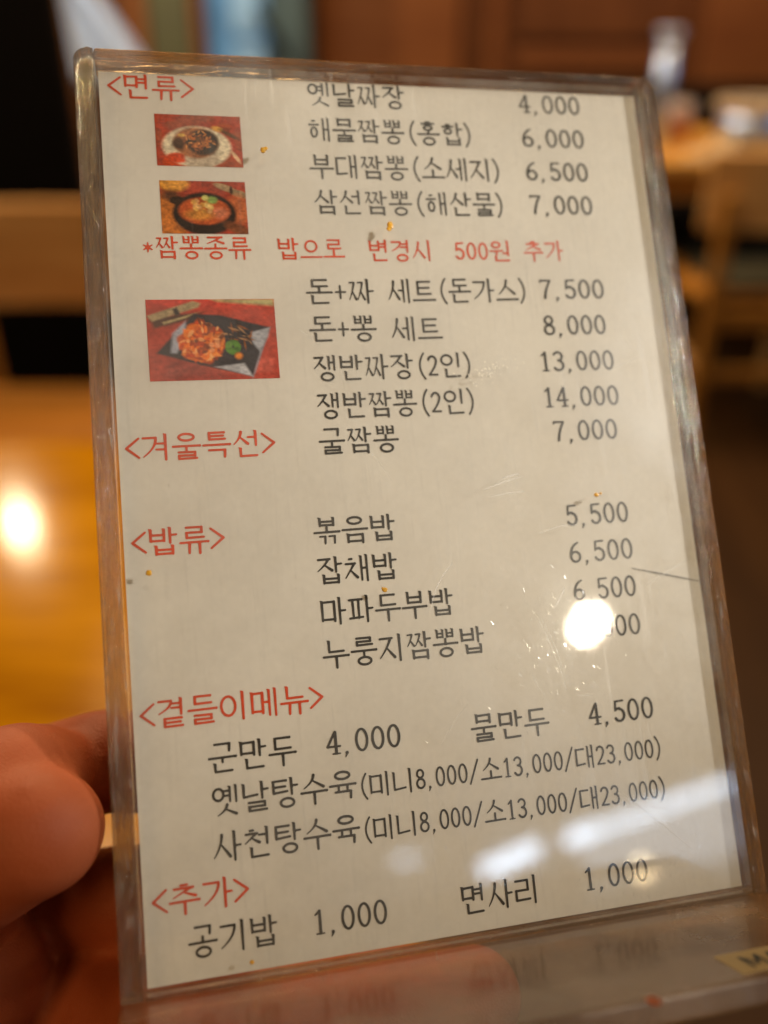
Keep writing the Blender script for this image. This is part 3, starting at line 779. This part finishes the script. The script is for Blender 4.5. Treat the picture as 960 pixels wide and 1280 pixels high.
# yellow origin label under the front right of the foot, and its letters
lab = obj('origin_label', mmbox(29.2, 52, -1.06, -1.0, 23.6, 31.0, .02), M['label'], holder)
V, F = [], []
pen = 31.6
for c in 'MADE':
    v, f, wd = outline(c); o = len(V)
    V += [((pen + p[0] * 5.6) * MM, -0.96 * MM, (30.0 - p[1] * 5.0) * MM) for p in v]; F += [[i + o for i in q] for q in f]; pen += wd * 5.8
raw('label_lettering', V, F, M['ink'], lab)
# scratches, a crack, dried food
def ribbon(name, pts, w, mat, z=2.43):
    V, F = [], []
    for i, (x, y) in enumerate(pts):
        a, b = pts[max(0, i - 1)], pts[min(len(pts) - 1, i + 1)]
        tx, ty = b[0] - a[0], b[1] - a[1]; l = math.hypot(tx, ty) or 1
        ww = w * (0.35 + 0.65 * math.sin(math.pi * (i + .5) / len(pts)))
        V += [((x - ty / l * ww / 2) * MM, (y + tx / l * ww / 2) * MM, z * MM), ((x + ty / l * ww / 2) * MM, (y - tx / l * ww / 2) * MM, z * MM)]
        if i: F.append((2 * i - 2, 2 * i - 1, 2 * i + 1, 2 * i))
    return raw(name, V, F, mat, holder)
def arcpts(p, q, bend, n=12):
    mx, my = (p[0] + q[0]) / 2 - (q[1] - p[1]) * bend, (p[1] + q[1]) / 2 + (q[0] - p[0]) * bend
    return [((1-t)**2 * p[0] + 2*t*(1-t) * mx + t*t * q[0], (1-t)**2 * p[1] + 2*t*(1-t) * my + t*t * q[1]) for t in [i / n for i in range(n + 1)]]
for p, q, bend, w in [((10, 71.6), (17, 73.6), .04, .22), ((11, 70.4), (17.2, 71.0), .03, .18), ((13.5, 73.4), (16.6, 74.1), .05, .30),
                      ((16.8, 50), (20.8, 36.5), .06, .18), ((17.6, 49.5), (21.0, 38.4), .05, .14), ((20.4, 50.6), (22.6, 53.8), -.05, .30), ((22.5, 35.6), (25.5, 35.3), .0, .16),
                      ((-1.5, 52), (3.0, 59.5), .16, .22), ((-13, 84), (-6, 74), .05, .10), ((19, 63.4), (26.5, 64.6), .1, .16), ((38, 53), (47, 57), .02, .10),
                      ((15, 40), (17, 36), -.1, .14), ((-20, 101), (-17.5, 98.6), .1, .10), ((36, 92), (44, 95), .03, .08), ((-2, 30), (3, 36), .08, .10), ((27, 20), (40, 8), .02, .12)]:
    ribbon('scratch', arcpts(p, q, bend), w, M['scratch'])
ribbon('crack', arcpts((36.9, 56.35), (50.3, 52.9), .0), .24, M['crack'], 0.12)
# hundreds of hair-fine scuffs, each tipped its own way, that only catch the lamps
V, F = [], []
for k in range(520):
    if 340 <= k < 440: x, y = 32 + random.gauss(0, 4), 6 + random.gauss(0, 2.6)
    elif k < 340: x, y = 20 + random.gauss(0, 6), 44 + random.gauss(0, 7)
    else: x, y = random.uniform(-48, 48), random.uniform(4, T - 4)
    if abs(x) > 49 or not 1 < y < T - 1: continue
    a = random.gauss(1.9, .5); ln = random.uniform(.15, .8) * 1; w = random.uniform(.03, .09); tp = random.gauss(0, .35 if k < 440 else .08) * w
    cx, cy = math.cos(a), math.sin(a); o = len(V)
    for u, s in ((-1, -1), (1, -1), (1, 1), (-1, 1)):
        V.append(((x + cx * u * ln / 2 - cy * s * w) * MM, (y + cy * u * ln / 2 + cx * s * w) * MM, (2.44 + max(0, s * tp)) * MM))
    F.append((o, o + 1, o + 2, o + 3))
raw('scuff', V, F, M['scuff'], holder)['kind'] = 'stuff'
def blobs(name, pts, mat, parent, label=None, plane='front'):
    bm = bmesh.new()
    for x, y, r, sx in pts:
        m = Matrix.Translation((x * MM, y * MM, 2.42 * MM)) if plane == 'front' else Matrix.Translation((x * MM, -1.0 * MM, y * MM))
        sc = Matrix.Diagonal((r * sx * MM, r * MM, r * .16 * MM, 1)) if plane == 'front' else Matrix.Diagonal((r * MM, r * .4 * MM, r * sx * MM, 1))
        r_ = bmesh.ops.create_icosphere(bm, subdivisions=2, radius=1.0, matrix=m @ sc)
        for v in r_['verts']: v.co += Vector((random.uniform(-1, 1), random.uniform(-1, 1), 0)) * r * .12 * MM
    return obj(name, bm, mat, parent, smooth=True, label=label)
for x, y, rs in [(-23.3, 132.9, [(0, 0, .55, .9), (.5, .35, .35, 1)]), (-2.0, 119.5, [(0, 0, .75, .7), (-.3, -.7, .45, 1)]), (-46.3, 61.6, [(0, 0, .5, 1.0)]),
                 (-9.0, 56.0, [(0, 0, .40, 1.2), (-.35, .3, .2, 1)]), (30.7, 69.6, [(0, 0, .38, 1.3), (.8, .2, .25, 1)]), (-34.6, 2.0, [(0, 0, .34, 1.1)])]:
    blobs('sauce_stain', [(x + a, y + b, r, s) for a, b, r, s in rs], M['stain'], holder)
pts = []
for k in range(70):
    a = random.gauss(0, 1); b = random.gauss(0, 1)
    pts.append((12.8 + a * 2.4 + b * .9, 92.6 + b * 1.1 + a * .5, random.uniform(.05, .15), 1.0))
blobs('dried_smear', pts, M['smear'], holder)
blobs('pepper_flake', [(14.4, 33.4, .9, 1.5)], M['speck'], holder, plane='foot')

# ------------------------------------------------------------------ the hand that holds it
CP, SP = math.cos(PITCH), math.sin(PITCH)
def seen(px, py, depth):
    """world point at a given depth in front of the camera"""
    x, y = (px - 480) / FPX * depth, (py - 640) / FPX * depth
    return CAM + Vector((x, depth * CP - y * SP, -y * CP - depth * SP))
def capsule_chain(bm, pts):
    """tapered round limb through (point, radius) stations"""
    for (a, ra), (b, rb) in zip(pts, pts[1:]):
        d = b - a; l = d.length; z = d / l
        x = z.orthogonal().normalized(); y = z.cross(x)
        prof = []
        for k in range(7): t = math.pi / 2 * k / 6; prof.append((-ra * math.cos(t), ra * math.sin(t)))
        for k in range(1, 6): f = k / 6; prof.append((l * f, ra + (rb - ra) * f))
        for k in range(7): t = math.pi / 2 * k / 6; prof.append((l + rb * math.sin(t), rb * math.cos(t)))
        n = 20; rings = []
        for h, r in prof:
            r = max(r, 1e-5)
            rings.append([bm.verts.new(a + z * h + (x * math.cos(2 * math.pi * i / n) + y * math.sin(2 * math.pi * i / n)) * r) for i in range(n)])
        for p, q in zip(rings, rings[1:]):
            for i in range(n): bm.faces.new((p[i], p[(i + 1) % n], q[(i + 1) % n], q[i]))
        bm.faces.new(rings[0][::-1]); bm.faces.new(rings[-1])
s_ = lambda px, py, d, r: (seen(px, py, d), r * MM)
c_ = lambda x, y, z, r: (card(x, y, z), r * MM)
hb = bmesh.new()
capsule_chain(hb, [s_(-420, 1700, .24, 27), s_(-300, 1420, .205, 25), s_(-190, 1290, .185, 22)])                       # wrist and palm
capsule_chain(hb, [s_(-190, 1290, .185, 22), s_(-110, 1230, .168, 17), s_(-30, 1225, .158, 12)])                       # ball of the thumb
capsule_chain(hb, [s_(-110, 1230, .168, 17), s_(-60, 1095, .150, 12.0), s_(15, 1050, .139, 10.6), s_(50, 1040, .1365, 9.7), s_(73, 1034, .1365, 7.2)])  # thumb
capsule_chain(hb, [s_(-190, 1290, .20, 19), s_(-150, 1120, .19, 13), s_(-50, 1052, .180, 11.5), s_(48, 978, .172, 10.3), s_(130, 950, .166, 9.4), s_(215, 955, .161, 8.6)])   # index
capsule_chain(hb, [s_(-140, 1120, .18, 13), s_(-70, 1060, .150, 14.0), s_(-15, 1012, .144, 12.5), s_(22, 985, .146, 10.6), s_(50, 970, .153, 9.0)])     # web between thumb and index
capsule_chain(hb, [s_(-190, 1290, .205, 19), s_(-140, 1200, .205, 12.5), s_(-20, 1160, .195, 10.5), s_(80, 1130, .176, 9.8), s_(170, 1118, .165, 9.0), s_(260, 1125, .161, 8.0)])  # middle
capsule_chain(hb, [s_(-190, 1330, .205, 18), s_(-60, 1235, .20, 12.5), s_(40, 1232, .187, 12.0), c_(-46, -12.5, -13.5, 10.2), c_(-26, -12.4, -12.8, 9.5), c_(-8, -13.2, -11, 9.2), c_(2.5, -13.6, -10, 8.6)])   # ring finger under the foot
capsule_chain(hb, [s_(-190, 1380, .205, 16), c_(-70, -34, 10, 9.4), c_(-48, -29, 18, 8.3), c_(-24, -25, 22, 7.4), c_(-12, -22.5, 23, 6.6)])                              # little finger
hand = obj('hand', hb, M['skin'], smooth=True)
rm = hand.modifiers.new('Remesh', 'REMESH'); rm.mode = 'VOXEL'; rm.voxel_size = 0.0011; rm.use_smooth_shade = True
sm = hand.modifiers.new('Smooth', 'SMOOTH'); sm.factor = 0.6; sm.iterations = 18
su = hand.modifiers.new('Subdivision', 'SUBSURF'); su.levels = 1; su.render_levels = 1
tag(hand, 'bare hand gripping the lower left edge of the clear menu holder', 'hand')
def nail(center, along, out, ln, wd, name='fingernail'):
    z = out.normalized(); x = (along - z * along.dot(z)).normalized(); y = z.cross(x)
    V, F = [], []; n, m = 8, 8
    for i in range(n + 1):
        u = i / n * 2 - 1
        for j in range(m + 1):
            v = j / m * 2 - 1
            w = math.sqrt(max(0, 1 - abs(u) ** 3.2))
            V.append(center + x * u * ln / 2 + y * v * w * wd / 2 - z * (v * v * w * w * wd * .16))
    for i in range(n):
        for j in range(m): F.append((i * (m + 1) + j, i * (m + 1) + j + 1, (i + 1) * (m + 1) + j + 1, (i + 1) * (m + 1) + j))
    o = raw(name, V, F, M['nail'], hand, smooth=True)
    sd = o.modifiers.new('Solidify', 'SOLIDIFY'); sd.thickness = 0.0006
nail(card(-15, -26.2, 23), PX, -PY, .009, .008)

# ------------------------------------------------------------------ the restaurant behind, far out of focus
fl = obj('floor', boxbm(-4, 5, -1.5, 4.4, -0.05, 0.0), M['floor']); tag(fl, kind='structure')
wl = obj('back_wall', boxbm(-4, 5, 4.32, 4.42, 0.004, 2.6), M['wall']); tag(wl, kind='structure')
for x0, x1, z0, z1, mt in [(-0.28, 0.32, 0.1, 1.6, 'wall2'), (0.34, 0.40, 0.1, 1.6, 'wall'), (0.44, 0.50, 0.1, 1.6, 'wall2'), (0.56, 1.25, 0.86, 0.935, 'wall2'), (0.56, 1.25, 0.97, 1.35, 'wall'), (1.34, 2.6, 0.80, 1.4, 'wall2')]:
    obj('wall_board', boxbm(x0, x1, 4.285, 4.317, z0, z1, bevel=.008), M[mt], wl)

def make_table(label, x0, x1, y0, y1, mat, leg_in=.06):
    t = empty('dining_table', ((x0 + x1) / 2, (y0 + y1) / 2, 0), label, 'table')
    a, b = (x1 - x0) / 2, (y1 - y0) / 2
    obj('tabletop', boxbm(-a, a, -b, b, .705, .74, bevel=.006), mat, t)
    obj('apron', boxbm(-a + .05, a - .05, -b + .05, b - .05, .63, .704, bevel=.003), mat, t)
    for sx in (-1, 1):
        for sy in (-1, 1):
            obj('leg', boxbm(sx * (a - leg_in) - .028, sx * (a - leg_in) + .028, sy * (b - leg_in) - .028, sy * (b - leg_in) + .028, 0.001, .63, bevel=.004), mat, t)
    return t
make_table('golden varnished dining table beneath the menu holder with a lamp shining in it', -1.05, 0.02, 0.22, 0.863, M['table'])
make_table('amber wooden dining table at the back carrying the steel pot', 0.60, 2.05, 2.66, 3.36, M['table2'])

def make_chair():
    t = empty('wooden_chair', (0, 0, 0), 'pale wooden chair with a broad backrest beyond the golden table', 'chair', group='pale wooden chairs')
    bm = bmesh.new()                                                # broad bent backrest
    n = 12; rows = []
    for i in range(n + 1):
        u = i / n * 2 - 1; x = u * .235; y = -.030 * u * u
        rows.append([bm.verts.new((x, y + dy, z)) for dy, z in ((-.011, .600), (.011, .600), (.016, .792), (.002, .800), (-.006, .792))])
    for a, b in zip(rows, rows[1:]):
        for i in range(5): bm.faces.new((a[i], a[(i + 1) % 5], b[(i + 1) % 5], b[i]))
    bm.faces.new(rows[0][::-1]); bm.faces.new(rows[-1])
    obj('backrest', bm, M['chair'], t)
    obj('seat', boxbm(-.225, .225, -.43, -.02, .405, .430, bevel=.006), M['amber'], t)
    for sx in (-1, 1):
        obj('leg', boxbm(sx * .19 - .018, sx * .19 + .018, -.018 + .03, .018 + .03, .001, .70, bevel=.004), M['amber'], t)
        obj('leg', boxbm(sx * .19 - .018, sx * .19 + .018, -.42, -.384, .001, .404, bevel=.004), M['chair'], t)
        obj('stretcher', boxbm(sx * .19 - .010, sx * .19 + .010, -.383, .011, .20, .232, bevel=.003), M['chair'], t)
    obj('rail', boxbm(-.171, .171, .018, .040, .345, .400, bevel=.003), M['amber'], t)
    obj('stretcher', boxbm(-.171, .171, .020, .040, .195, .230, bevel=.003), M['amber'], t)
    return t
ch = make_chair(); ch.location = (-.655, 1.80, 0)
c2 = copy_tree(ch); c2.location = (1.075, 2.43, 0); c2.rotation_euler = (0, 0, math.pi)
obj('cushion', boxbm(-.165, .165, -.41, -.03, .4305, .455, bevel=.008), M['cushion'], c2)
c2['label'] = 'pale wooden chair with its broad back turned, below the steel pot on the right'
# turned chair: backrest towards us, so its seat reaches under the far table

pt = obj('black_partition', boxbm(-3.2, -.735, 2.30, 2.36, .001, 1.42, bevel=.01), M['black']); tag(pt, 'black partition standing behind the chair at the left', 'partition')
# white cloth hanging in a taper beside the partition
V, F = [], []; n, m = 26, 14
for j in range(m + 1):
    v = j / m; z = 1.42 - .56 * v
    xl = -1.06 + .0 * v; xr = -1.00 + .215 * min(1, max(0, (1.19 - z) / .30)) ** .8
    for i in range(n + 1):
        u = i / n
        V.append((xl + (xr - xl) * u, 3.40 + .016 * math.sin(u * 15 + v) + .05 * v, z))
for j in range(m):
    for i in range(n): F.append((j * (n + 1) + i, j * (n + 1) + i + 1, (j + 1) * (n + 1) + i + 1, (j + 1) * (n + 1) + i))
cl = raw('hanging_cloth', V, F, M['white'], smooth=True); sd = cl.modifiers.new('Solidify', 'SOLIDIFY'); sd.thickness = .006
tag(cl, 'white cloth widening downwards beside the black partition', 'cloth')
cs = empty('cloth_stand', (-1.03, 3.47, 0), 'slim dark stand the white cloth hangs from', 'stand')
obj('base', lathe(bmesh.new(), [(.16, .001), (.16, .02), (.02, .03), (0, .03)], 24), M['black'], cs)
obj('pole', lathe(bmesh.new(), [(.012, .031), (.012, 1.46), (0, 1.462)], 12), M['black'], cs)
ob = empty('olive_cabinet', (-.815, 4.1, 0), 'dull olive green cabinet between white cloth and blue cooler', 'cabinet')
obj('body', boxbm(-.095, .075, -.15, .15, .002, 1.7, bevel=.01), M['olive'], ob)
obj('side_post', boxbm(-.165, -.10, -.16, .14, .002, 1.7, bevel=.006), M['wall2'], ob)
obj('side_post', boxbm(.08, .112, -.16, .14, .002, 1.7, bevel=.006), M['wall2'], ob)
bc = empty('drinks_cooler', (-.50, 4.0, 0), 'pale blue drinks cooler with a dark teal side against the brown wall', 'cooler')
obj('body', boxbm(-.19, .20, .01, .30, .002, 1.6, bevel=.01), M['teal'], bc)
obj('door', boxbm(-.185, .045, -.02, .008, .05, 1.58, bevel=.006), M['blue'], bc)
obj('panel', boxbm(-.085, .03, -.030, -.022, .70, .965, bevel=.004), M['pale_blue'], bc)
obj('panel', boxbm(-.085, .02, -.030, -.022, 1.0, 1.3, bevel=.004), M['pale_blue'], bc)
hd = obj('handle', boxbm(-.014, .014, -.05, -.022, -.12, .12, bevel=.006), M['black'], bc); hd.location = (.075, -.02, 1.0); hd.rotation_euler = (0, -.55, 0)

bn = empty('black_bench', (1.4, 3.75, 0), 'black upholstered bench behind the amber table', 'bench')
obj('seat', boxbm(-.95, 1.0, -.25, .2, .05, .45, bevel=.03), M['black'], bn)
obj('backrest', boxbm(-.95, 1.0, .21, .31, .05, .82, bevel=.03), M['black'], bn)

# things on the far table
pot = empty('steel_pot', (1.085, 2.84, .74), 'round steel pot with a pale rim on the amber table', 'pot')
obj('bowl', lathe(bmesh.new(), [(.085, .001), (.098, .004), (.106, .05), (.112, .112), (.108, .112), (.100, .05), (.092, .008), (0, .006)], 40), M['steel'], pot, smooth=True)
obj('rim', lathe(bmesh.new(), [(.1125, .112), (.125, .115), (.127, .128), (.120, .134), (.104, .130), (.104, .1125), (.1125, .112)], 40), M['rim_wood'], pot, smooth=True)
bt = empty('steel_bottle', (.828, 2.95, .74), 'tall slim steel bottle with a flared top rising beside the holder', 'bottle')
obj('body', lathe(bmesh.new(), [(.030, .001), (.032, .004), (.0305, .15), (.0275, .285), (0.02, .2855)], 32), M['steel'], bt, smooth=True)
obj('flared_top', lathe(bmesh.new(), [(.028, .286), (.038, .298), (.040, .312), (.034, .314), (0, .310)], 32), M['steel'], bt, smooth=True)
sj = empty('sauce_jar', (.912, 3.02, .74), 'small orange sauce jar with a pale lid next to the steel bottle', 'jar')
obj('glass', lathe(bmesh.new(), [(.034, .001), (.038, .006), (.038, .062), (.032, .070), (0, .070)], 28), M['jar'], sj, smooth=True)
obj('lid', lathe(bmesh.new(), [(.033, .0705), (.036, .074), (.036, .108), (.030, .114), (0, .114)], 28), M['lid'], sj, smooth=True)
nb = bmesh.new()
P = [(-.07, -.03, .001), (.06, -.045, .001), (.07, .04, .001), (-.06, .05, .001), (-.03, .0, .012), (.055, -.012, .062), (.05, .012, .058)]
vv = [nb.verts.new(p) for p in P]
for f in [(0, 1, 5, 4), (1, 2, 6, 5), (2, 3, 4, 6), (3, 0, 4), (4, 5, 6), (3, 2, 1, 0)]: nb.faces.new([vv[i] for i in f])
nk = obj('folded_napkin', nb, M['napkin']); nk.location = (.925, 2.74, .7405); tag(nk, 'cream folded napkin peaked on the amber table left of the pot', 'napkin')
